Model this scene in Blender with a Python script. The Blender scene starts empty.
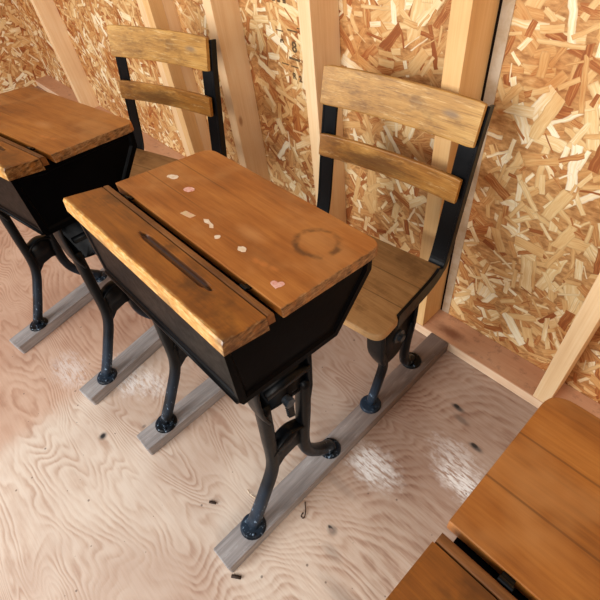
import bpy, bmesh, math, random
from mathutils import Vector, Matrix
C = bpy.context.scene.collection
R = random.Random(7)
PI = math.pi

# ------------------------------------------------------------------ nodes
def lin(c):
    return tuple(((v/255)/12.92 if v/255 <= .04045 else ((v/255+.055)/1.055)**2.4) for v in c) + (1,)

class NT:
    def __init__(s, name, rough=.6, spec=.4):
        s.m = bpy.data.materials.new(name); s.m.use_nodes = True
        s.t = s.m.node_tree; s.b = s.t.nodes['Principled BSDF']
        s.b.inputs['Roughness'].default_value = rough
        s.b.inputs['Specular IOR Level'].default_value = spec
        s._tc = None
    def n(s, typ, **kw):
        nd = s.t.nodes.new(typ)
        for k, v in kw.items(): setattr(nd, k, v)
        return nd
    def put(s, sock, v):
        if hasattr(v, 'is_linked'): s.t.links.new(v, sock)
        elif v is not None:
            try: sock.default_value = v
            except Exception: sock.default_value = (v, v, v)
    def co(s):
        if s._tc is None: s._tc = s.n('ShaderNodeTexCoord').outputs['Object']
        return s._tc
    def rnd(s):
        return s.n('ShaderNodeObjectInfo').outputs['Random']
    def M(s, op, a, b=0.0, c=None, clamp=False):
        nd = s.n('ShaderNodeMath', operation=op, use_clamp=clamp)
        s.put(nd.inputs[0], a); s.put(nd.inputs[1], b)
        if c is not None: s.put(nd.inputs[2], c)
        return nd.outputs[0]
    def V(s, op, a, b=None):
        nd = s.n('ShaderNodeVectorMath', operation=op)
        s.put(nd.inputs[0], a)
        if b is not None: s.put(nd.inputs[1], b)
        return nd.outputs['Value' if op in ('LENGTH', 'DOT_PRODUCT', 'DISTANCE') else 'Vector']
    def sep(s, v):
        nd = s.n('ShaderNodeSeparateXYZ'); s.put(nd.inputs[0], v); return nd.outputs
    def comb(s, x, y, z=0.0):
        nd = s.n('ShaderNodeCombineXYZ')
        for i, v in enumerate((x, y, z)): s.put(nd.inputs[i], v)
        return nd.outputs[0]
    def noise(s, vec, scale=1.0, detail=3.0, rough=.5, dist=0.0):
        nd = s.n('ShaderNodeTexNoise'); s.put(nd.inputs['Vector'], vec)
        nd.inputs['Scale'].default_value = scale; nd.inputs['Detail'].default_value = detail
        nd.inputs['Roughness'].default_value = rough; nd.inputs['Distortion'].default_value = dist
        return nd.outputs[0]
    def ramp(s, f, stops, interp='LINEAR'):
        nd = s.n('ShaderNodeValToRGB'); nd.color_ramp.interpolation = interp
        e = nd.color_ramp.elements
        while len(e) < len(stops): e.new(.5)
        for el, (p, c) in zip(e, stops):
            el.position = p; el.color = lin(c) if len(c) == 3 else c
        s.put(nd.inputs[0], f); return nd.outputs[0]
    def step(s, f, a, b):      # smooth 0..1 between a and b
        nd = s.n('ShaderNodeMapRange', interpolation_type='SMOOTHSTEP')
        s.put(nd.inputs[0], f); s.put(nd.inputs[1], a); s.put(nd.inputs[2], b)
        nd.inputs[3].default_value = 0; nd.inputs[4].default_value = 1
        return nd.outputs[0]
    def mix(s, f, a, b, mode='MIX'):
        nd = s.n('ShaderNodeMix', data_type='RGBA', blend_type=mode)
        s.put(nd.inputs['Factor'], f)
        s.put(nd.inputs[6], lin(a) if isinstance(a, tuple) and len(a) == 3 else a)
        s.put(nd.inputs[7], lin(b) if isinstance(b, tuple) and len(b) == 3 else b)
        return nd.outputs[2]
    def blob(s, x, y, rx, ry, soft=.6, jag=0.0, vec=None, jscale=60, rot=0.0):
        """soft 0..1 mask of an elliptical spot lying in object XY"""
        v = vec or s.co()
        o = s.sep(v)
        dx = s.M('SUBTRACT', o[0], x); dy = s.M('SUBTRACT', o[1], y)
        if rot:
            c_, s_ = math.cos(rot), math.sin(rot)
            u = s.M('ADD', s.M('MULTIPLY', dx, c_), s.M('MULTIPLY', dy, s_))
            w = s.M('SUBTRACT', s.M('MULTIPLY', dy, c_), s.M('MULTIPLY', dx, s_))
            dx, dy = u, w
        d = s.V('LENGTH', s.comb(s.M('DIVIDE', dx, rx), s.M('DIVIDE', dy, ry)))
        if jag: d = s.M('ADD', d, s.M('MULTIPLY', s.M('SUBTRACT', s.noise(v, jscale, 4, .7), .5), jag))
        return s.step(d, 1.0, 1.0 - soft)
    def col(s, c): s.put(s.b.inputs['Base Color'], lin(c) if isinstance(c, tuple) else c)
    def bump(s, h, strength=.2, dist=.002):
        nd = s.n('ShaderNodeBump'); nd.inputs['Strength'].default_value = strength
        nd.inputs['Distance'].default_value = dist
        s.put(nd.inputs['Height'], h); s.t.links.new(nd.outputs[0], s.b.inputs['Normal'])

def axes(t, axis, along, across):
    """object coords scaled low along the grain axis, high across it"""
    k = [across]*3; k['xyz'.index(axis)] = along
    off = t.M('MULTIPLY', t.rnd(), 37.0)
    return t.V('ADD', t.V('MULTIPLY', t.co(), tuple(k)), t.comb(off, off, off))

def wood(name, c_dark, c_mid, c_light, axis='x', rough=.5, spec=.35, along=3., across=45., blot=.5, extra=None, bump=.12):
    t = NT(name, rough, spec)
    v = axes(t, axis, along, across)
    g = t.noise(v, 1, 5, .6, .6)
    fine = t.noise(axes(t, axis, along*4, across*7), 1, 3, .6)
    big = t.noise(axes(t, axis, 5, 9), 1, 3, .6)
    f = t.M('ADD', t.M('MULTIPLY', g, 1-blot), t.M('MULTIPLY', big, blot))
    f = t.M('ADD', f, t.M('MULTIPLY', t.M('SUBTRACT', fine, .5), .28))
    c = t.ramp(f, [(.28, c_dark), (.5, c_mid), (.72, c_light)])
    if extra: c = extra(t, c, f)
    t.col(c)
    t.bump(t.M('ADD', t.M('MULTIPLY', g, .4), fine), bump, .001)
    return t.m

# ------------------------------------------------------------------ mesh helpers
def obj(name, bm, m, parent=None, smooth=False, bevel=0.0, seg=2):
    me = bpy.data.meshes.new(name)
    bmesh.ops.recalc_face_normals(bm, faces=bm.faces)
    bm.to_mesh(me); bm.free()
    me.materials.append(m)
    if smooth:
        for p in me.polygons: p.use_smooth = True
    o = bpy.data.objects.new(name, me); C.objects.link(o)
    if parent: o.parent = parent
    if bevel:
        b = o.modifiers.new('bevel', 'BEVEL'); b.width = bevel; b.segments = seg
        b.limit_method = 'ANGLE'; b.angle_limit = math.radians(40)
    return o
def tag(o, label, cat, group=None):
    o['label'] = label; o['category'] = cat
    if group: o['group'] = group
    return o
def struct(name, bm, m, bevel=0):
    o = obj(name, bm, m, None, False, bevel); o['kind'] = 'structure'; return o
def thing(name, loc, rz=0):
    o = bpy.data.objects.new(name, None); C.objects.link(o)
    o.location = loc; o.rotation_euler.z = rz; o.empty_display_size = .05
    return o
def copy_tree(o, parent=None):
    c = o.copy(); C.objects.link(c)
    if parent: c.parent = parent
    for ch in list(o.children): copy_tree(ch, c)
    return c
def add_box(bm, x0, x1, y0, y1, z0, z1):
    vs = [bm.verts.new((x, y, z)) for x in (x0, x1) for y in (y0, y1) for z in (z0, z1)]
    for f in ((0,1,3,2),(4,6,7,5),(0,4,5,1),(2,3,7,6),(0,2,6,4),(1,5,7,3)):
        bm.faces.new([vs[i] for i in f])
def box(*a):
    bm = bmesh.new(); add_box(bm, *a); return bm
def add_prism(bm, poly, x0, x1, axis='x'):
    """extrude a polygon: axis x -> poly in (y,z); axis z -> poly in (x,y)"""
    mk = (lambda p, a: (a, p[0], p[1])) if axis == 'x' else (lambda p, a: (p[0], p[1], a))
    A = [bm.verts.new(mk(p, x0)) for p in poly]; B = [bm.verts.new(mk(p, x1)) for p in poly]
    bm.faces.new(A); bm.faces.new(B[::-1]); n = len(poly)
    fs = []
    for i in range(n): fs.append(bm.faces.new((A[i], A[(i+1) % n], B[(i+1) % n], B[i])))
    return fs
def smooth_path(pts, n=6):
    """Catmull-Rom through points (tuples of any length)"""
    P = [tuple(2*a-b for a, b in zip(pts[0], pts[1]))] + list(pts) + [tuple(2*a-b for a, b in zip(pts[-1], pts[-2]))]
    out = []
    for i in range(1, len(P)-2):
        for k in range(n):
            t = k/n
            out.append(tuple(.5*((2*b)+(-a+c)*t+(2*a-5*b+4*c-d)*t*t+(-a+3*b-3*c+d)*t**3)
                             for a, b, c, d in zip(P[i-1], P[i], P[i+1], P[i+2])))
    out.append(tuple(pts[-1])); return out
def add_sweep(bm, path, sec, cap=True):
    """path: list of (x,y,z,k..); sec(i) gives list of (a,b): a along X, b along the in-plane normal"""
    rings = []
    for i, p in enumerate(path):
        q0 = Vector(path[max(i-1, 0)][:3]); q1 = Vector(path[min(i+1, len(path)-1)][:3])
        t = (q1-q0).normalized(); xa = Vector((1,0,0)); xa = (xa - t*xa.dot(t)).normalized(); nb = t.cross(xa)
        rings.append([bm.verts.new(Vector(p[:3]) + xa*a + nb*b) for a, b in sec(i)])
    n = len(rings[0])
    for A, B in zip(rings, rings[1:]):
        for j in range(n): bm.faces.new((A[j], A[(j+1) % n], B[(j+1) % n], B[j]))
    if cap: bm.faces.new(rings[0]); bm.faces.new(rings[-1][::-1])
def ell(a, b, n=14, p=1.0):
    out = []
    for k in range(n):
        t = 2*PI*k/n; c, s = math.cos(t), math.sin(t)
        out.append((a*math.copysign(abs(c)**p, c), b*math.copysign(abs(s)**p, s)))
    return out
def add_cyl(bm, base, d, r, h, n=16, r2=None):
    d = Vector(d).normalized(); u = d.orthogonal().normalized(); w = d.cross(u); b = Vector(base)
    r2 = r if r2 is None else r2
    A = [bm.verts.new(b+(u*math.cos(2*PI*k/n)+w*math.sin(2*PI*k/n))*r) for k in range(n)]
    B = [bm.verts.new(b+d*h+(u*math.cos(2*PI*k/n)+w*math.sin(2*PI*k/n))*r2) for k in range(n)]
    bm.faces.new(A); bm.faces.new(B[::-1])
    for k in range(n): bm.faces.new((A[k], A[(k+1) % n], B[(k+1) % n], B[k]))
def bm_shift(bm, d):
    bmesh.ops.translate(bm, vec=Vector(d), verts=bm.verts)
    return bm
def rounded(pts, rad, n=5):
    """round corners of a polygon; rad per corner"""
    out = []; N = len(pts)
    for i in range(N):
        p = Vector(pts[i]); a = Vector(pts[i-1]); b = Vector(pts[(i+1) % N]); r = rad[i]
        if r <= 0: out.append(tuple(p)); continue
        p0 = p + (a-p).normalized()*r; p1 = p + (b-p).normalized()*r
        for k in range(n+1):
            t = k/n; out.append(tuple(p0*(1-t)**2 + p*2*t*(1-t) + p1*t*t))
    return out

# ------------------------------------------------------------------ measures (metres)
T = .0387                       # runner / plate top
PY, WY = .8636, .9597           # stud front plane, wall sheet plane
SW = .0418                      # stud face width
DB = Vector((-.166, .235, T))   # desk base
CB = Vector((-.133, .620, T))   # chair base

# ------------------------------------------------------------------ materials
def osb(name, plane='xz'):
    t = NT(name, .62, .3)
    o = t.sep(t.co())
    a, b = (o[0], o[2]) if plane == 'xz' else (o[1], o[2])
    p = t.comb(a, b)
    wob = t.noise(p, 30, 2, .5)
    c = t.ramp(t.noise(t.V('MULTIPLY', p, (40, 90, 1)), 1, 3, .6), [(.3, (150, 100, 54)), (.6, (206, 156, 98)), (.8, (230, 192, 136))])
    h = None
    spec = [(9, 3.1), (12, 17.7), (18, 41.3), (8, 63.9), (11, 88.2), (24, 120.4), (13, 151.8)]
    pal = [(0, (150, 86, 42)), (.13, (178, 112, 60)), (.28, (206, 154, 94)), (.48, (222, 180, 120)), (.70, (232, 200, 144)), (.88, (243, 222, 176)), (1, (250, 238, 206))]
    for S, seed in spec:
        v = t.V('ADD', t.V('SCALE', p), (seed, seed*.7, 0))
        v.node.inputs[0].links[0].from_node.inputs['Scale'].default_value = S
        vo = t.n('ShaderNodeTexVoronoi', voronoi_dimensions='2D', feature='F1')
        t.put(vo.inputs['Vector'], v); vo.inputs['Scale'].default_value = 1
        rc = t.sep(vo.outputs['Color'])
        d = t.sep(t.V('SUBTRACT', v, vo.outputs['Position']))
        ang = t.M('MULTIPLY', rc[0], 6.2832)
        cs, sn = t.M('COSINE', ang), t.M('SINE', ang)
        u = t.M('ADD', t.M('MULTIPLY', d[0], cs), t.M('MULTIPLY', d[1], sn))
        w = t.M('SUBTRACT', t.M('MULTIPLY', d[1], cs), t.M('MULTIPLY', d[0], sn))
        w = t.M('ADD', w, t.M('MULTIPLY', t.M('SUBTRACT', wob, .5), .12))
        la = t.M('ADD', .30, t.M('MULTIPLY', rc[1], .5)); wb = t.M('ADD', .035, t.M('MULTIPLY', rc[2], .15))
        e = t.M('MINIMUM', t.M('SUBTRACT', la, t.M('ABSOLUTE', u)), t.M('SUBTRACT', wb, t.M('ABSOLUTE', w)))
        mask = t.step(e, 0.0, .012)
        wn = t.n('ShaderNodeTexWhiteNoise', noise_dimensions='2D'); t.put(wn.inputs['Vector'], vo.outputs['Position'])
        st = t.noise(t.comb(t.M('MULTIPLY', u, 1.6), t.M('MULTIPLY', w, 26), t.M('MULTIPLY', rc[2], 50)), 1, 3, .6)
        val = t.M('ADD', wn.outputs[0], t.M('MULTIPLY', t.M('SUBTRACT', st, .5), .85), clamp=True)
        fc = t.ramp(val, pal)
        edge = t.step(e, .0, .05)
        fc = t.mix(t.M('MULTIPLY', t.M('SUBTRACT', 1.0, edge), .30), fc, (140, 92, 48))  # edge shadow of each flake drawn into its colour
        c = t.mix(mask, c, fc)
        hh = t.M('MULTIPLY', mask, wn.outputs[0]); h = hh if h is None else t.M('ADD', t.M('MULTIPLY', h, .6), hh)
    big = t.noise(p, 3.5, 3, .6)
    c = t.mix(t.step(big, .42, .75), c, t.mix(1.0, c, (222, 186, 146), 'MULTIPLY'))
    t.col(c); t.bump(h, .35, .002)
    return t.m

def plywood():
    t = NT('plywood_floor', .55, .35)
    o = t.sep(t.co())
    x, y = o[0], o[1]
    big = t.noise(t.comb(t.M('MULTIPLY', x, 1.6), t.M('MULTIPLY', y, 4.2)), 1, 2, .5, .6)
    wig = t.noise(t.comb(t.M('MULTIPLY', x, 16), t.M('MULTIPLY', y, 26)), 1, 2, .5)
    calm = t.step(x, .28, -.12)
    f = t.M('ADD', t.M('MULTIPLY', t.M('MULTIPLY', big, t.M('ADD', 12, t.M('MULTIPLY', calm, 22))), 1.0), t.M('ADD', t.M('MULTIPLY', y, 34), t.M('MULTIPLY', wig, 1.0)))
    saw = t.M('FRACT', f)
    band = t.M('MULTIPLY', t.step(saw, 0, .75), t.step(saw, 1.0, .7))
    patch = t.noise(t.comb(t.M('MULTIPLY', x, 5), t.M('MULTIPLY', y, 12)), 1, 3, .6)
    band = t.M('MULTIPLY', band, t.M('ADD', .25, t.M('MULTIPLY', t.step(patch, .35, .65), .75)))
    streak = t.noise(t.comb(t.M('MULTIPLY', x, 14), t.M('MULTIPLY', y, 170)), 1, 4, .65)
    v = t.M('ADD', t.M('MULTIPLY', band, .66), t.M('MULTIPLY', t.step(streak, .3, .7), t.M('ADD', .22, t.M('MULTIPLY', t.M('SUBTRACT', 1.0, calm), .26))))
    c = t.ramp(v, [(.10, (216, 199, 182)), (.42, (207, 186, 167)), (.75, (190, 163, 143)), (1, (170, 140, 120))])
    tone = t.noise(t.co(), 2.2, 3, .6)
    c = t.mix(t.M('MULTIPLY', t.step(tone, .4, .65), .6), c, t.mix(1.0, c, (206, 182, 170), 'MULTIPLY'))
    # darker, greyer half of the sheet toward the wall
    gy = t.M('MULTIPLY', t.step(y, .1, .6), .8)
    c = t.mix(gy, c, t.mix(1.0, c, (204, 190, 186), 'MULTIPLY'))
    sheet = t.step(t.M('ADD', x, t.M('MULTIPLY', wig, .03)), -.62, -.72)
    c = t.mix(t.M('MULTIPLY', sheet, .55), c, t.mix(1.0, c, (226, 182, 156), 'MULTIPLY'))
    # pale streaky patches
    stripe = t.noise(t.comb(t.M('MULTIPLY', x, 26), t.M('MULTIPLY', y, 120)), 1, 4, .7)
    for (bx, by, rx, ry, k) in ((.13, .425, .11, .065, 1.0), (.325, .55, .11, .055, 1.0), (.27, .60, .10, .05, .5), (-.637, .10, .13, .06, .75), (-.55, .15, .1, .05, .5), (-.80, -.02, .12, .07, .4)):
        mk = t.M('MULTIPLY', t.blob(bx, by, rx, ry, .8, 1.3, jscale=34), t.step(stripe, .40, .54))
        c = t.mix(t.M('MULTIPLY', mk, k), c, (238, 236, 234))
    # dark knots and smudges
    for (bx, by, rx, ry, k) in ((.198, .719, .03, .011, .9), (.225, .695, .035, .014, .5), (.297, .652, .030, .011, .85), (-.495, -.053, .016, .018, .9), (.165, .236, .02, .016, .55), (.20, .20, .04, .02, .25), (-.43, .05, .008, .01, .5), (.30, .15, .12, .03, .3), (.1, .33, .08, .02, .2)):
        c = t.mix(t.M('MULTIPLY', t.blob(bx, by, rx, ry, .8, .35), k), c, (62, 58, 58))
    for (bx, by, rx, ry) in ((.192, .722, .012, .007), (.291, .655, .013, .007), (-.496, -.053, .009, .010), (.158, .237, .010, .005)):
        c = t.mix(t.M('MULTIPLY', t.blob(bx, by, rx, ry, .6, .4), .9), c, (34, 32, 32))
    c = t.mix(t.blob(.163, .234, .007, .005, .5), c, (150, 130, 118))
    # specks
    sp = t.n('ShaderNodeTexVoronoi', voronoi_dimensions='2D'); t.put(sp.inputs['Vector'], t.co()); sp.inputs['Scale'].default_value = 17
    sz = t.M('MULTIPLY', t.M('POWER', t.sep(sp.outputs['Color'])[0], 4.0), .07)
    c = t.mix(t.M('MULTIPLY', t.step(sp.outputs['Distance'], sz, t.M('MULTIPLY', sz, .5)), .7), c, (92, 74, 64))
    t.col(c); t.bump(t.M('ADD', t.M('MULTIPLY', band, .6), streak), .25, .001)
    return t.m

def iron(name, chip_sky=.5, base=(5, 6, 8), spec=.16):
    t = NT(name, .36, spec)
    n1 = t.noise(t.co(), 60, 4, .7); n2 = t.noise(t.co(), 9, 2, .5)
    c = t.ramp(n2, [(.3, base), (.7, tuple(int(v*1.7) for v in base))])
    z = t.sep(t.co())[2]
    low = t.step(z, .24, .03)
    c = t.mix(t.M('MULTIPLY', low, t.M('MULTIPLY', t.step(n2, .4, .62), .22*chip_sky)), c, (88, 112, 140))  # bluish sky reflection painted onto the lower part of the iron
    wear_glint = t.noise(t.V('MULTIPLY', t.co(), (110, 110, 34)), 1, 4, .75)
    thr = t.M('SUBTRACT', .72, t.M('MULTIPLY', low, .17*chip_sky))
    c = t.mix(t.M('MULTIPLY', t.step(wear_glint, thr, t.M('ADD', thr, .06)), .8), c, (128, 148, 168))  # worn chips together with painted sky glints, denser low down
    t.col(c)
    t.put(t.b.inputs['Roughness'], t.M('ADD', .20, t.M('MULTIPLY', n1, .3)))
    t.bump(t.noise(t.co(), 140, 3, .6), .12, .001)
    return t.m

def plain_lid_extra(t, c, f): return lid_extra(t, c, f, False)
def lid_extra(t, c, f, marks=True):
    L = lambda x, y: (x-DB.x, y-DB.y)
    y = t.sep(t.co())[1]; x = t.sep(t.co())[0]
    big = t.noise(t.co(), 9, 3, .6)
    c = t.mix(t.M('MULTIPLY', t.step(big, .45, .72), .55), c, (192, 136, 78))
    for yy in (.347, .418):       # plank joints
        d = t.M('ABSOLUTE', t.M('SUBTRACT', y, yy-DB.y))
        c = t.mix(t.M('MULTIPLY', t.M('MULTIPLY', t.step(d, .0020, .0006), t.step(x, .02, -.12)), .5), c, (78, 44, 18))
    rx, ry = L(.003, .424)
    stain = .75 if marks else .0
    dist = t.V('LENGTH', t.comb(t.M('SUBTRACT', x, rx), t.M('SUBTRACT', y, ry)))
    dist = t.M('ADD', dist, t.M('MULTIPLY', t.M('SUBTRACT', t.noise(t.co(), 40, 3, .6), .5), .012))
    ring = t.step(t.M('ABSOLUTE', t.M('SUBTRACT', dist, .037)), .009, .001)
    ring = t.M('MULTIPLY', ring, t.step(t.noise(t.co(), 22, 3, .6), .38, .6))
    c = t.mix(t.M('MULTIPLY', ring, stain), c, (74, 44, 22))
    px, py = L(-.093, .363)
    c = t.mix(t.M('MULTIPLY', t.blob(px, py, .05, .022, .95, .6, jscale=25), .5), c, (206, 150, 92))
    for sx in (.02, .055, .035):
        qx, qy = L(sx-.05, .318+sx*.2)
        c = t.mix(t.M('MULTIPLY', t.blob(qx, qy, .012, .008, .8, .9, jscale=120), .5), c, (206, 128, 60))
    # worn greyer right rim
    ex = t.step(t.M('ADD', x, t.M('MULTIPLY', t.noise(t.co(), 50, 4, .7), .012)), .2475, .2520)
    edge = t.ramp(t.noise(t.V('MULTIPLY', t.co(), (40, 60, 200)), 1, 4, .75), [(.36, (50, 34, 22)), (.5, (128, 92, 58)), (.66, (176, 140, 98))])
    c = t.mix(t.M('MULTIPLY', ex, .9), c, edge)
    return c
def strip_extra(t, c, f):
    y = t.sep(t.co())[1]; x = t.sep(t.co())[0]
    # front nose: bright sky highlight painted in as a pale tone
    nose = t.step(t.M('ADD', y, t.M('MULTIPLY', t.noise(t.co(), 30, 3, .6), .006)), -.0455, -.0515)
    pale = t.ramp(t.noise(t.V('MULTIPLY', t.co(), (60, 200, 200)), 1, 3, .6), [(.32, (186, 126, 58)), (.5, (212, 160, 88)), (.68, (236, 200, 138))])
    c = t.mix(t.M('MULTIPLY', nose, .9), c, pale)
    ex = t.step(t.M('ADD', x, t.M('MULTIPLY', t.noise(t.co(), 60, 4, .7), .012)), .2475, .2520)
    edge = t.ramp(t.noise(t.V('MULTIPLY', t.co(), (40, 60, 200)), 1, 4, .75), [(.36, (44, 30, 18)), (.5, (112, 78, 46)), (.66, (166, 130, 88))])
    c = t.mix(t.M('MULTIPLY', ex, .9), c, edge)
    dk = t.noise(t.co(), 14, 4, .65)
    c = t.mix(t.M('MULTIPLY', t.step(dk, .46, .7), .65), c, (72, 38, 12))
    z = t.sep(t.co())[2]
    ax = t.M('ABSOLUTE', t.M('DIVIDE', t.M('SUBTRACT', x, -.1175-DB.x), .1045))
    hw = t.M('MULTIPLY', t.M('MINIMUM', 1.0, t.M('MULTIPLY', t.M('SUBTRACT', 1.0, t.M('POWER', ax, 5.0)), 1.2)), .0075)
    gx = t.step(t.M('SUBTRACT', hw, t.M('ABSOLUTE', t.M('SUBTRACT', y, .2285-DB.y))), -.0006, .0012)
    return t.mix(t.M('MULTIPLY', gx, .85), c, (62, 33, 14))
def seat_extra(t, c, f):
    o = t.sep(t.co()); y = o[1]; x = o[0]
    for yy in (.585, .660):
        d = t.M('ABSOLUTE', t.M('SUBTRACT', y, t.M('ADD', yy-CB.y, t.M('MULTIPLY', x, .08))))
        c = t.mix(t.M('MULTIPLY', t.step(d, .0022, .0006), .55), c, (64, 38, 18))
    fr = t.step(t.M('ADD', y, t.M('MULTIPLY', t.noise(t.co(), 12, 3, .6), .06)), -.04, -.12)
    c = t.mix(t.M('MULTIPLY', fr, .55), c, (196, 156, 106))
    dk = t.noise(t.co(), 16, 4, .65)
    c = t.mix(t.M('MULTIPLY', t.step(dk, .5, .72), .45), c, (84, 54, 26))
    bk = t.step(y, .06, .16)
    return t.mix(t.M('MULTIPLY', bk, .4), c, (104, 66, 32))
def slat_extra(t, c, f):
    sc = t.noise(t.V('MULTIPLY', t.co(), (18, 60, 160)), 1, 4, .75)
    c = t.mix(t.M('MULTIPLY', t.step(sc, .55, .68), .45), c, (224, 190, 132))
    ln = t.noise(t.V('MULTIPLY', t.co(), (12, 160, 420)), 1, 3, .7)
    c = t.mix(t.M('MULTIPLY', t.step(ln, .55, .68), .5), c, (96, 62, 28))
    dk = t.noise(t.V('MULTIPLY', t.co(), (9, 20, 24)), 1, 4, .7)
    c = t.mix(t.M('MULTIPLY', t.step(dk, .48, .70), .65), c, (100, 62, 24))
    return c
def top_slat_extra(t, c, f):
    c = slat_extra(t, c, f)
    v = t.co(); o = t.sep(v)
    d = t.V('LENGTH', t.comb(t.M('DIVIDE', t.M('SUBTRACT', o[0], .110), .032), t.M('DIVIDE', t.M('SUBTRACT', o[2], .722), .011)))
    m = t.step(t.M('ADD', d, t.M('MULTIPLY', t.noise(t.V('MULTIPLY', v, (30, 30, 120)), 1, 3, .7), .9)), 1.5, .5)
    return t.mix(t.M('MULTIPLY', m, .55), c, (92, 88, 86))
def low_slat_extra(t, c, f):
    c = slat_extra(t, c, f); o = t.sep(t.co())
    d = t.V('LENGTH', t.comb(t.M('DIVIDE', t.M('ADD', o[0], .04), .13), t.M('DIVIDE', t.M('SUBTRACT', o[2], .575), .022)))
    m = t.step(t.M('ADD', d, t.M('MULTIPLY', t.noise(t.V('MULTIPLY', t.co(), (18, 40, 90)), 1, 4, .75), 1.4)), 1.9, 1.0)
    return t.mix(t.M('MULTIPLY', m, .7), c, (84, 48, 16))
def runner_extra(t, c, f):
    w = t.noise(t.V('MULTIPLY', t.co(), (60, 14, 60)), 1, 4, .7)
    c = t.mix(t.M('MULTIPLY', t.step(w, .58, .72), .5), c, (196, 196, 198))
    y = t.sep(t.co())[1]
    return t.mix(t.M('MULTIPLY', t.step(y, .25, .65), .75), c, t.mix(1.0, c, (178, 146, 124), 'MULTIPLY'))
def stud_extra(t, c, f):
    v = t.n('ShaderNodeTexVoronoi'); t.put(v.inputs['Vector'], axes(t, 'z', 4, 9)); v.inputs['Scale'].default_value = 1
    return t.mix(t.M('MULTIPLY', t.step(v.outputs['Distance'], .10, .03), .7), c, (150, 92, 48))
def plate_extra(t, c, f):
    st = t.blob(.04, .90, .085, .028, .9, .8, jscale=26)
    c = t.mix(t.M('MULTIPLY', st, .75), c, (124, 66, 36))
    o = t.sep(t.co())
    topm = t.step(o[2], T-.004, T-.0005)
    c = t.mix(t.M('MULTIPLY', topm, .8), c, t.mix(1.0, c, (208, 172, 150), 'MULTIPLY'))
    d = t.noise(t.co(), 30, 4, .7)
    return t.mix(t.M('MULTIPLY', t.M('MULTIPLY', t.step(d, .55, .7), topm), .35), c, (110, 70, 50))

m_osb = osb('osb_sheet'); m_osbs = osb('osb_sheet_side', 'yz')
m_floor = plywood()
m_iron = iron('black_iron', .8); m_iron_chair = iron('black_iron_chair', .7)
m_box = iron('black_sheet_metal', .1, (4, 4, 5), .05)
m_lid = wood('desk_lid_wood', (118, 66, 24), (164, 98, 40), (194, 128, 60), 'x', .42, .4, 4, 40, .55, lid_extra)
m_lid_plain = wood('plain_desk_lid_wood', (112, 62, 20), (160, 96, 36), (190, 124, 54), 'x', .42, .4, 4, 40, .55, plain_lid_extra)
m_strip = wood('desk_strip_wood', (92, 50, 14), (144, 84, 26), (182, 116, 42), 'x', .30, .5, 5, 40, .6, strip_extra)
m_bead = wood('desk_bead_wood', (76, 44, 20), (116, 72, 34), (156, 104, 56), 'x', .4, .4, 12, 60, .4)
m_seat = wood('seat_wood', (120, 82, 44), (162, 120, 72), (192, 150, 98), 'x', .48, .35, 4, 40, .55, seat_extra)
m_slat = wood('slat_wood', (138, 94, 40), (182, 134, 66), (210, 168, 98), 'x', .45, .35, 5, 60, .55, slat_extra)
m_slat_top = wood('top_slat_wood', (134, 90, 36), (182, 134, 66), (214, 174, 104), 'x', .45, .35, 5, 60, .55, top_slat_extra)
m_slat_low = wood('lower_slat_wood', (108, 64, 20), (162, 106, 40), (206, 154, 78), 'x', .4, .4, 5, 60, .6, low_slat_extra)
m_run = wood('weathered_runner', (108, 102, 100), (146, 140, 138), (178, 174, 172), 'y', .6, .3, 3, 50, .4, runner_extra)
m_stud = wood('pine_stud', (224, 182, 132), (238, 202, 154), (246, 218, 176), 'z', .6, .3, 1.2, 40, .4, stud_extra, .06)
m_stud_or = wood('amber_pine_stud', (212, 162, 104), (228, 184, 124), (238, 200, 146), 'z', .6, .3, 1.2, 40, .4, stud_extra, .06)
m_plate = wood('pine_plate', (222, 182, 146), (238, 206, 172), (246, 220, 190), 'x', .6, .3, 2, 50, .5, plate_extra)
def flat(name, c, rough=.6, spec=.3, metal=0.0, c2=None, sc=60):
    t = NT(name, rough, spec); t.b.inputs['Metallic'].default_value = metal
    if c2: t.col(t.ramp(t.noise(t.co(), sc, 4, .65), [(.35, c), (.65, c2)]))
    else: t.col(t.ramp(t.noise(t.co(), sc, 3, .6), [(.3, tuple(int(v*.9) for v in c)), (.7, c)]))
    return t.m
m_steel = flat('worn_steel', (44, 50, 56), .4, .4, .3, (84, 92, 100))
m_rust = flat('rusty_bolt', (70, 56, 46), .6, .3, .2, (120, 96, 76))
m_ink = flat('stamp_ink', (70, 55, 40), .8, .1, 0, (128, 100, 68), 300)
m_sp = flat('pink_sticker', (224, 150, 132), .6, .3, 0, (244, 206, 190), 160)
m_sw = flat('white_sticker_residue', (232, 206, 172), .7, .3, 0, (244, 230, 206), 120)
m_sg = flat('striped_sticker', (226, 172, 140), .6, .3, 0, (214, 200, 150), 220)
m_splin = flat('dark_splinter', (58, 40, 30), .7)
m_gap = flat('dark_gap', (30, 20, 14), .8, .1)
m_pale = flat('pale_board', (206, 190, 166), .7, .2, 0, (188, 164, 132), 30)

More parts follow.
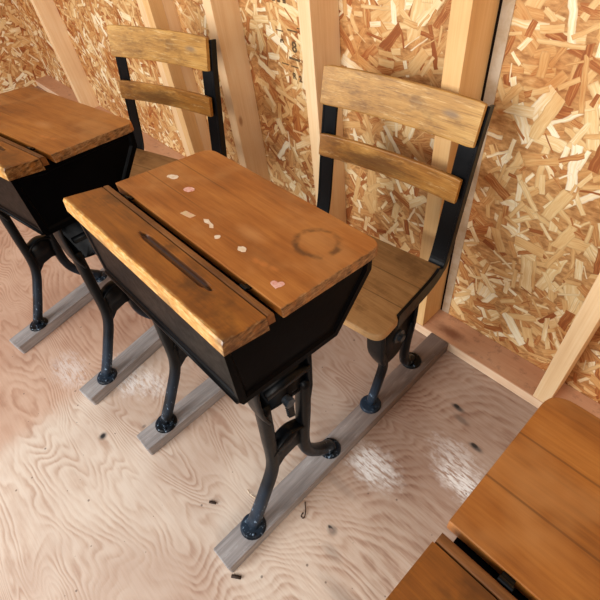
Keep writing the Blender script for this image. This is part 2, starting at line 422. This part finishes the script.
# ------------------------------------------------------------------ the setting
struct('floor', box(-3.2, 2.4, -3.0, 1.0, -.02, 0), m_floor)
struct('wall_back', box(-3.2, 2.4, WY, WY+.012, 0, 2.4), m_osb)
struct('wall_left', box(-3.212, -3.2, -3.0, WY+.012, 0, 2.4), m_osbs)
struct('wall_right', box(2.4, 2.412, -3.0, WY+.012, 0, 2.4), m_osbs)
struct('baseboard_back', box(-3.2, 2.4, PY, WY, 0, T), m_plate, .002)
k = 1
def stud(x1, w=SW, y0=PY, y1=WY, m=m_stud):
    global k
    bm = box(-w/2, w/2, y0, y1, T, 2.4)
    o = struct('trim_%d' % k, bm, m, .0015); o.location.x = x1-w/2; k += 1
    return o
S_R, S_M, S_B, S_C, S_D = -.0348, -.4406, -.8445, -1.2169, -2.43
stud(S_R, m=m_stud_or); stud(S_M); stud(S_B)
stud(S_C-SW, SW, PY, WY-.046); stud(S_C, SW, PY, WY-.046, m_stud_or); stud(S_C, 2*SW, WY-.046, WY)
stud(S_D); stud(S_R+.4064); stud(S_R+.8128); stud(S_R+1.2192); stud(S_R+1.6256)
# pale jamb strip and dark seam of the sheet edge right beside the right stud
o = struct('trim_%d' % k, box(S_R+.006, S_R+.03, WY-.002, WY+.001, T, 2.4), m_pale); k += 1
o = struct('trim_%d' % k, box(S_R+.0005, S_R+.006, WY-.0022, WY+.001, T, 2.4), m_gap); k += 1

# faint ink stamp on the sheet
def text_bm(body, x, z, size, rot=0):
    cu = bpy.data.curves.new('txt', 'FONT'); cu.body = body; cu.size = size; cu.align_x = 'CENTER'; cu.align_y = 'CENTER'
    cu.extrude = .0002; cu.offset = .0012
    ob = bpy.data.objects.new('txt', cu); C.objects.link(ob)
    me = bpy.data.meshes.new_from_object(ob.evaluated_get(bpy.context.evaluated_depsgraph_get()))
    bm = bmesh.new(); bm.from_mesh(me)
    bpy.data.objects.remove(ob); bpy.data.curves.remove(cu); bpy.data.meshes.remove(me)
    bm.transform(Matrix.Translation((x, WY-.0006, z)) @ Matrix.Rotation(PI/2, 4, 'X') @ Matrix.Rotation(rot, 4, 'Z'))
    return bm
stamps = []
def stamp(bm):
    o = obj('printed_mark', bm, m_ink); o['kind'] = 'structure'; o.parent = bpy.data.objects['wall_back']
bpy.context.view_layer.update()

# ------------------------------------------------------------------ runners
def runner(name_loc, length, rz, label, m=m_run):
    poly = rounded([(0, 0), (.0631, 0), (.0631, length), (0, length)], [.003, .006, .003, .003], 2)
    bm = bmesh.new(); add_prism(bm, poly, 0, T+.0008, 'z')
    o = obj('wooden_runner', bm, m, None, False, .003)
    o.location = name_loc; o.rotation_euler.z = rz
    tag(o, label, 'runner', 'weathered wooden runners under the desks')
    return o

# ------------------------------------------------------------------ desk
XL, XR = -.4068, .0795
def z_lid(y): return .742 - .148*(y-.2785)
def z_strip(y): return .742 + .237*(.2785-y)
def shear(bm, fn, z0=0):
    for v in bm.verts: v.co.z += fn(v.co.y)

def leg_casting(side):
    """iron A-frame support; side=+1 right (x .031), -1 left (x -.363)"""
    xc = .031 if side > 0 else -.363
    bm = bmesh.new()
    # bracket plate against the book box
    add_prism(bm, rounded([(.212, .600), (.345, .575), (.338, .440), (.318, .425), (.250, .440), (.222, .455)], [0, 0, .01, .02, .02, .02]), xc-.006, xc+.006)
    add_prism(bm, [(.232, .520), (.335, .503), (.335, .490), (.232, .506)], xc-.018, xc+.018)
    # curved front flange
    fl = smooth_path([(xc, .218, .575), (xc, .212, .53), (xc, .213, .47), (xc, .222, .43)], 5)
    add_sweep(bm, fl, lambda i: ell(.024-.003*i/len(fl), .005, 10, .6))
    fl2 = [(xc, .343, .575), (xc, .338, .50), (xc, .332, .43), (xc, .322, .39)]
    add_sweep(bm, fl2, lambda i: ell(.018, .006, 10, .6))
    # legs
    p1 = smooth_path([(xc, .224, .475), (xc, .216, .36), (xc, .204, .235), (xc, .160, .145), (xc, .104, T+.012)], 6)
    n1 = len(p1)
    add_sweep(bm, p1, lambda i: ell(.0165-.002*math.sin(PI*i/n1), .0135, 12, .75))
    p2 = smooth_path([(xc, .326, .45), (xc, .312, .34), (xc, .296, .235), (xc, .300, .165), (xc, .330, .105), (xc, .374, T+.016)], 6)
    n2 = len(p2)
    add_sweep(bm, p2, lambda i: ell(.0165, .0145, 12, .75))
    # arched brace between the legs
    arch = [(.205, .300), (.235, .316), (.268, .318), (.302, .298), (.296, .225), (.268, .235), (.235, .232), (.200, .205)]
    add_prism(bm, arch, xc-.006, xc+.006)
    top = smooth_path([(xc, .208, .296), (xc, .236, .314), (xc, .268, .317), (xc, .300, .298)], 4)
    add_sweep(bm, top, lambda i: ell(.016, .004, 8, .7))
    bm_shift(bm, -DB)
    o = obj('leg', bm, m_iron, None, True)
    # feet flanges
    for yy, rr, dy in ((.102, .033, 0), (.372, .030, 0)):
        b = bmesh.new(); add_cyl(b, (xc, yy, T+.0012), (0, 0, 1), rr, .007, 20, rr*.85)
        for sx in (-1, 1):
            add_cyl(b, (xc+sx*.019, yy-.012*sx, T+.006), (0, 0, 1), .006, .005, 8, .004)
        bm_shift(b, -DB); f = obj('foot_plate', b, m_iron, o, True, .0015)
    # adjusting bolt and rack
    s = side
    b = bmesh.new(); add_cyl(b, (xc+s*.006, .272, .448), (s, 0, 0), .010, .008, 16); add_cyl(b, (xc+s*.014, .272, .448), (s, 0, 0), .0125, .010, 6)
    bm_shift(b, -DB); obj('bolt', b, m_steel, o, False, .0012)
    b = bmesh.new()
    saw = []
    for i in range(8): saw += [(.274, .372+i*.0075), (.269, .376+i*.0075)]
    add_prism(b, [(.288, .440), (.284, .366)] + saw, xc-.004+s*.006, xc+.004+s*.006)
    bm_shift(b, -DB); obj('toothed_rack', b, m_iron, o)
    return o

def make_desk():
    root = thing('school_desk', DB)
    # lid
    out = rounded([(XL, .2785), (XR, .2785), (XR, .5012), (XL, .5012)], [.002, .002, .030, .030], 7)
    bm = bmesh.new(); add_prism(bm, out, -.021, 0, 'z'); shear(bm, z_lid); bm_shift(bm, -DB)
    lid = obj('lid', bm, m_lid, root, False, .0035, 3)
    # stickers and residue on the lid
    def sticker(x, y, poly, m, rot=0.0, label=None):
        b = bmesh.new(); c, s = math.cos(rot), math.sin(rot)
        add_prism(b, [(x+px*c-py*s, y+px*s+py*c) for px, py in poly], .0001, .0006, 'z'); shear(b, z_lid); bm_shift(b, -DB)
        o = obj('sticker', b, m, lid)
        if label: o['label'] = label
    rr = random.Random(3)
    def rag(a, b_, n=18, j=.25):
        return [((a*math.cos(2*PI*i/n))*(1+rr.uniform(-j, j)), (b_*math.sin(2*PI*i/n))*(1+rr.uniform(-j, j))) for i in range(n)]
    heart = [(.012*.9*(math.sin(t)**3), .011*.9*(13*math.cos(t)-5*math.cos(2*t)-2*math.cos(3*t)-math.cos(4*t))/16) for t in [2*PI*i/26 for i in range(26)]]
    sticker(-.350, .373, rag(.0125, .0075), m_sw, .5, 'white torn sticker residue')
    sticker(-.286, .368, rag(.0105, .0085, 20, .08), m_sp, .6, 'pink faded oval sticker')
    sticker(-.214, .318, [(-.014, -.006), (.012, -.0055), (.014, .006), (-.012, .006)], m_sg, .15, 'striped rectangular sticker scrap')
    sticker(-.165, .328, [(-.018, -.002), (-.008, -.005), (.002, 0), (.012, -.004), (.017, .001), (.008, .005), (-.002, .004), (-.012, .005)], m_sw, -.2, 'pale wavy sticker scrap')
    sticker(-.123, .315, rag(.0055, .005, 10), m_sw, 0, 'tiny white sticker scrap')
    sticker(-.068, .324, rag(.008, .0065, 14), m_sw, 0, 'small white sticker scrap')
    sticker(.036, .308, heart, m_sp, .6, 'pink heart sticker')
    # fixed front strip: fine grid with the carved pencil groove
    nx, ny = 150, 24; y0, y1 = .1775, .2515
    bm = bmesh.new(); top = []
    for j in range(ny+1):
        row = []
        y = y0 + (y1-y0)*j/ny
        for i in range(nx+1):
            x = XL + (XR-XL)*i/nx
            z = z_strip(y)
            g = max(0, 1-abs((x+.1175)/.1045)**5); hw = .0075*min(1, g*1.2)
            if hw > .0005:
                d = abs(y-.2285)/hw
                if d < 1: z -= .006*(1-d**3)
            # eased front and side rims
            r = .005
            if y-y0 < r: z -= r-math.sqrt(max(0, r*r-(r-(y-y0))**2))
            e = min(x-XL, XR-x)
            if e < .0035: z -= .0015*(1-e/.0035)
            row.append(bm.verts.new((x, y, z)))
        top.append(row)
    for j in range(ny):
        for i in range(nx): bm.faces.new((top[j][i], top[j][i+1], top[j+1][i+1], top[j+1][i]))
    rim = [top[0][i] for i in range(nx+1)] + [top[j][nx] for j in range(1, ny+1)] + [top[ny][i] for i in range(nx-1, -1, -1)] + [top[j][0] for j in range(ny-1, 0, -1)]
    low = []
    for v in rim:
        fr = max(0, 1-(v.co.y-y0)/.01)
        low.append(bm.verts.new((v.co.x, v.co.y-.003*fr, z_strip(max(v.co.y, y0))-.028)))
    n = len(rim)
    for i in range(n): bm.faces.new((rim[i], rim[(i+1) % n], low[(i+1) % n], low[i]))
    bm.faces.new(low[::-1]); bm_shift(bm, -DB)
    st = obj('front_strip', bm, m_strip, root, False); st['label'] = 'amber wooden front strip with a carved pencil groove'
    # narrow hinge bead
    bm = bmesh.new(); path = [(0, 0)]
    add_prism(bm, rounded([(.2530, -.02), (.2530, .0005), (.2655, .0005), (.2655, -.02)], [0, .004, .004, 0], 4), XL+.002, XR-.002)
    shear(bm, z_strip); bm_shift(bm, -DB)
    hb = obj('hinge_bead', bm, m_bead, root, False)
    for hx in (-.342, .006):
        b = bmesh.new(); add_box(b, hx-.006, hx+.006, .264, .2785, -.006, -.003); add_cyl(b, (hx-.007, .2695, -.002), (1, 0, 0), .0028, .014, 10)
        shear(b, z_strip); bm_shift(b, -DB); obj('hinge', b, m_iron, root)
    # pressed metal book box
    bx0, bx1 = -.394, .062
    prof = [(.1815, .738), (.1765, .588), (.1820, .576), (.398, .545), (.492, .645), (.495, .688), (.2785, .719), (.256, .719)]
    bm = bmesh.new(); fs = add_prism(bm, prof, bx0, bx1)
    bm.faces.ensure_lookup_table()
    bmesh.ops.recalc_face_normals(bm, faces=bm.faces)
    ends = [f for f in bm.faces if abs(f.normal.x) > .9]
    fr = [f for f in bm.faces if f.normal.y < -.9]
    bmesh.ops.inset_individual(bm, faces=ends, thickness=.014, depth=0)
    bmesh.ops.inset_individual(bm, faces=ends, thickness=.006, depth=-.005)
    bmesh.ops.inset_individual(bm, faces=fr, thickness=.012, depth=0)
    bmesh.ops.inset_individual(bm, faces=fr, thickness=.005, depth=-.003)
    bm_shift(bm, -DB); obj('book_box', bm, m_box, root, False, .009, 3)
    # rolled lip around the lower front and sides
    bm = bmesh.new()
    add_cyl(bm, (bx0+.006, .179, .5855), (1, 0, 0), .0065, bx1-bx0-.012, 10)
    bm_shift(bm, -DB); obj('box_lip', bm, m_box, root, True)
    for s in (1, -1): leg_casting(s).parent = root
    return root

# ------------------------------------------------------------------ chair
CYAW = .10
CX, CYB = -.149, .811           # middle of the chair back
def crot(bm):
    """turn the chair's seat and back a little, about the middle of its back"""
    bm.transform(Matrix.Translation((CX, CYB, 0)) @ Matrix.Rotation(CYAW, 4, 'Z') @ Matrix.Translation((-CX, -CYB, 0)))
    return bm_shift(bm, -CB)
def slat_bm(hw, ya, za, yb, zb, th=.012, sag=.013):
    """curved slat between lower edge (ya,za) and upper edge (yb,zb)"""
    bm = bmesh.new(); N = 28; rings = []
    up = Vector((0, yb-ya, zb-za)); h = up.length; up.normalize(); nr = Vector((1, 0, 0)).cross(up)
    if nr.y > 0: nr = -nr          # nr points to -y
    cy, cz = (ya+yb)/2+.009, (za+zb)/2
    sec = rounded([(-h/2, 0), (h/2, 0), (h/2, th), (-h/2, th)], [.003]*4, 3)
    for i in range(N+1):
        t = -1+2*i/N
        e = max(0, abs(t)-.97)/.03
        base = Vector((CX+hw*t, cy+sag*(1-t*t), cz))
        rings.append([bm.verts.new(base + up*a*(1-.05*e*e) + nr*b) for a, b in sec])
    n = len(sec)
    for A, B in zip(rings, rings[1:]):
        for j in range(n): bm.faces.new((A[j], A[(j+1) % n], B[(j+1) % n], B[j]))
    bm.faces.new(rings[0]); bm.faces.new(rings[-1][::-1])
    return bm
def make_chair():
    root = thing('school_chair', CB)
    x0, x1 = CX-.196, CX+.198
    xn = .009                    # the board is notched for the iron side rails
    out = rounded([(x0, .478), (x1, .478), (x1, .548), (x1-xn, .556), (x1-xn, .749), (x0+xn, .749), (x0+xn, .556), (x0, .548)], [.033, .033, 0, 0, .006, .006, 0, 0], 6)
    bm = bmesh.new(); add_prism(bm, out, -.021, 0, 'z')
    for v in bm.verts: v.co.z += .444 - .05*(v.co.y-.475)
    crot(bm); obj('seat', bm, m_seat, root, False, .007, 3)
    # slats
    d = .8208
    s1 = slat_bm(.190, d-.0246, .7113, d-.001, .7926); crot(s1); obj('back_slat', s1, m_slat_top, root, False)['label'] = 'wide top back slat, worn pale'
    s2 = slat_bm(.184, d-.051, .5933, d-.0378, .6463); crot(s2); obj('back_slat', s2, m_slat_low, root, False)['label'] = 'narrow lower back slat, dark rubbed middle'
    # iron side frames: rail under the seat edge sweeping up into the upright
    for s in (-1, 1):
        X = CX + s*.1725
        pth = smooth_path([(X, .555, .4138), (X, .626, .410), (X, .697, .408), (X, .744, .4213), (X, .764, .4648), (X, .785, .5688), (X, .812, .701), (X, .8335, .784)], 6)
        bm = bmesh.new(); n = len(pth)
        add_sweep(bm, pth, lambda i: [(-.019, -.003), (.019, -.003), (.019, .003), (-.019, .003)])
        rib = [(p[0]+s*.0190, p[1], p[2]) for p in pth]
        add_sweep(bm, rib, lambda i: [(-.0033, -.004), (.0033, -.004), (.0033, .019), (-.0033, .019)] if i > n*.42 else [(-.0036, -.0275), (.0036, -.0275), (.0036, .014), (-.0036, .014)])
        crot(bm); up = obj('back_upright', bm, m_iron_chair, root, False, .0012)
        for yy, zz in ((d-.0132, .756), (d-.0454, .620)):
            b = bmesh.new(); add_cyl(b, (X, yy+.022, zz), (0, 1, .2), .0055, .006, 10, .004); crot(b); obj('bolt', b, m_iron_chair, up)
    # pedestals
    for xc, s in ((.030, 1), (-.362, -1)):
        bm = bmesh.new()
        add_prism(bm, rounded([(.556, .416), (.692, .408), (.690, .290), (.640, .200), (.585, .200), (.565, .245)], [0, 0, .01, .02, .02, .02]), xc-.005, xc+.005)
        fl = smooth_path([(xc, .552, .415), (xc, .552, .33), (xc, .555, .275), (xc, .570, .232)], 5)
        add_sweep(bm, fl, lambda i: ell(.026-.010*max(0, i/len(fl)-.5)*2, .006, 12, .5))
        fl2 = [(xc, .691, .408), (xc, .690, .32), (xc, .684, .26)]
        add_sweep(bm, fl2, lambda i: ell(.016, .005, 10, .6))
        p1 = smooth_path([(xc, .568, .27), (xc, .584, .205), (xc-.002*s, .570, .14), (xc-.006*s, .544, T+.012)], 6)
        add_sweep(bm, p1, lambda i: ell(.0125, .0115, 12, .8))
        p2 = smooth_path([(xc, .690, .29), (xc, .676, .19), (xc-.004*s, .684, .115), (xc-.008*s, .704, .075), (xc-.012*s, .738, T+.014)], 6)
        add_sweep(bm, p2, lambda i: ell(.013, .0115, 12, .8))
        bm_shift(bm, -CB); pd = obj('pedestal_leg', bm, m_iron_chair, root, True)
        for yy, xo in ((.544, .006), (.736, .012)):
            xf = xc - s*xo
            b = bmesh.new(); add_cyl(b, (xf, yy, T+.0012), (0, 0, 1), .031, .007, 20, .026)
            for sx in (-1, 1): add_cyl(b, (xf+sx*.018, yy-.010*sx, T+.006), (0, 0, 1), .0055, .005, 8, .004)
            bm_shift(b, -CB); obj('foot_plate', b, m_iron_chair, pd, True, .0015)
        b = bmesh.new(); add_cyl(b, (xc+s*.004, .632, .283), (s, 0, 0), .02, .006, 16); add_cyl(b, (xc+s*.010, .632, .283), (s, 0, 0), .011, .010, 6)
        bm_shift(b, -CB); obj('bolt', b, m_steel, pd, False, .001)
    return root

desk = make_desk()
tag(desk, 'black metal school desk with pink heart sticker and ring stain on its wooden lid', 'school desk', 'wooden lidded school desks')
chair = make_chair()
tag(chair, 'iron school chair with two worn slats behind the middle desk, seat in view', 'school chair', 'iron and wood school chairs')

def place(o, origin, yaw, base):
    b = Matrix.Rotation(yaw, 3, 'Z') @ Vector((base.x, base.y, 0))
    o.location = (origin[0]+b.x, origin[1]+b.y, base.z); o.rotation_euler.z = yaw
U0, Y0 = (-.655, -.048), .17
d0 = copy_tree(desk); place(d0, U0, Y0, DB)
for ch in d0.children:           # the neighbour's lid shows no stickers
    if ch.name.startswith('lid'):
        for g in list(ch.children): bpy.data.objects.remove(g)
        ch.data = ch.data.copy(); ch.data.materials[0] = m_lid_plain
tag(d0, 'black school desk cut off at the left, its lid before the far chair', 'school desk', 'wooden lidded school desks')
c0 = copy_tree(chair)            # its back stands at (-.900, .700)
bk = Matrix.Rotation(Y0, 3, 'Z') @ Vector((CX-CB.x, CYB-CB.y, 0)); c0.location = (-.910-bk.x, .694-bk.y, CB.z); c0.rotation_euler.z = Y0
tag(c0, 'iron school chair with two slats at upper left, behind the cut-off left desk', 'school chair', 'iron and wood school chairs')
d2 = copy_tree(desk); d2.location = DB + Vector((.808, -.073, 0))
for ch in d2.children:
    if ch.name.startswith('lid'):
        for g in list(ch.children): bpy.data.objects.remove(g)
        ch.data = ch.data.copy(); ch.data.materials[0] = m_lid_plain
tag(d2, 'wooden topped school desk cut off in the lower right corner, seen from above', 'school desk', 'wooden lidded school desks')

runner((0, 0, 0), PY-.001, 0, 'grey wooden runner under the right legs of the middle desk, reaching the wall plate')
runner((-.395, .0184, 0), PY-.02, 0, 'grey wooden runner under the left leg of the middle desk')
runner((-.667, -.030, 0), .80, .14, 'grey wooden runner under the right leg of the cut-off left desk')
def loc0(x, y):
    v = Matrix.Rotation(Y0, 3, 'Z') @ Vector((x, y, 0)); return (U0[0]+v.x, U0[1]+v.y, 0)
runner(loc0(-.397, .0), .80, .17, 'grey wooden runner at far left, seen through the left desk legs')
for lx, lb in ((.413, 'left'), (.808, 'right')):
    runner((lx, -.073, 0), PY+.06, 0, 'grey wooden runner under the %s legs of the corner desk' % lb)

# ------------------------------------------------------------------ debris on the floor
def debris(name, pts, r, label, cat, m=m_splin):
    bm = bmesh.new(); p = smooth_path(pts, 4) if len(pts) > 2 else pts
    c = Vector(pts[0]); n = len(p)
    add_sweep(bm, [tuple(Vector(q)-Vector((c.x, c.y, 0))) for q in p], lambda i: ell(r, r*.7, 6))
    o = obj(name, bm, m, None, True); o.location = (c.x, c.y, 0); tag(o, label, cat); return o
debris('wood_splinter', [(.066, -.004, .0035), (.085, .010, .0035)], .004, 'short dark wood splinter just past the near end of the right runner', 'splinter')
debris('dry_leaf', [(-.110, .060, .003), (-.103, .064, .004), (-.094, .070, .003)], .0035, 'tiny dark curled leaf bit on pale plywood left of the right runner', 'leaf')
debris('grass_stalk', [(.070, .235, .002), (.088, .220, .004), (.096, .206, .003), (.088, .204, .002), (.085, .214, .002)], .0014, 'thin looped dry grass stalk on the floor right of the right runner', 'stalk')
debris('wood_fibre', [(-.062, .150, .002), (-.045, .148, .003), (-.028, .152, .002)], .0013, 'thin pale fibre beside the near foot of the middle desk', 'fibre', m_sw)

# ink stamp (legible marks only, bars for the rest)
if True:
    def bar(x0, x1, z, th): stamp(box(x0, x1, WY-.0008, WY+.0005, z-th/2, z+th/2))
    for body, x, z, sz in (('9', -.668, .722, .034), ('8', -.618, .722, .040), ('5', -.575, .722, .034), ('R', -.630, .640, .024), ('2', -.605, .637, .024)):
        stamp(text_bm(body, x, z, sz))
    bar(-.645, -.600, .690, .006); bar(-.590, -.560, .690, .006); bar(-.690, -.660, .757, .003); bar(-.640, -.600, .765, .004)
    bar(-.600, -.560, .775, .003); bar(-.680, -.650, .668, .003); bar(-.640, -.610, .668, .003)
    for i in range(3): bar(-.690+.022*i, -.678+.022*i, .835, .012)

# ------------------------------------------------------------------ camera
r_ = Vector((0.68928104, 0.71719905, -0.1025533)); u_ = Vector((-0.49594884, 0.57027983, 0.65484018)); f_ = Vector((-0.52813483, 0.40050773, -0.74877711))
cam = bpy.data.cameras.new('camera'); co = bpy.data.objects.new('camera', cam); C.objects.link(co)
mm = Matrix((r_, u_, -f_)).transposed().to_4x4(); mm.translation = (0.4334733, 0.04401438, 1.23375501)
co.matrix_world = mm
cam.sensor_width = 36; cam.lens = 464.8057/600*36; cam.clip_start = .02
bpy.context.scene.camera = co

# ------------------------------------------------------------------ light: daylight through the open front, plus soft sky
w = bpy.data.worlds.new('world'); bpy.context.scene.world = w; w.use_nodes = True
w.node_tree.nodes['Background'].inputs[0].default_value = (.80, .90, 1.0, 1)
w.node_tree.nodes['Background'].inputs[1].default_value = .55
def area(name, loc, target, sx, sy, e, col):
    L = bpy.data.lights.new(name, 'AREA'); L.shape = 'RECTANGLE'; L.size = sx; L.size_y = sy; L.energy = e; L.color = col
    o = bpy.data.objects.new(name, L); C.objects.link(o); o.location = loc
    o.rotation_euler = (Vector(target)-Vector(loc)).to_track_quat('-Z', 'Y').to_euler()
    return o
area('added_side_light', (2.2, -1.6, 2.1), (-.2, .7, .3), 1.0, 1.2, 42, (1.0, .97, .93))  # added lamp to brighten the stud sides; no window stands there
area('doorway_daylight', (-.75, -2.4, 1.5), (-.1, .8, .4), 1.6, 1.8, 108, (1.0, .98, .96))
bpy.context.scene.view_settings.view_transform = 'Standard'
bpy.context.scene.view_settings.look = 'None'
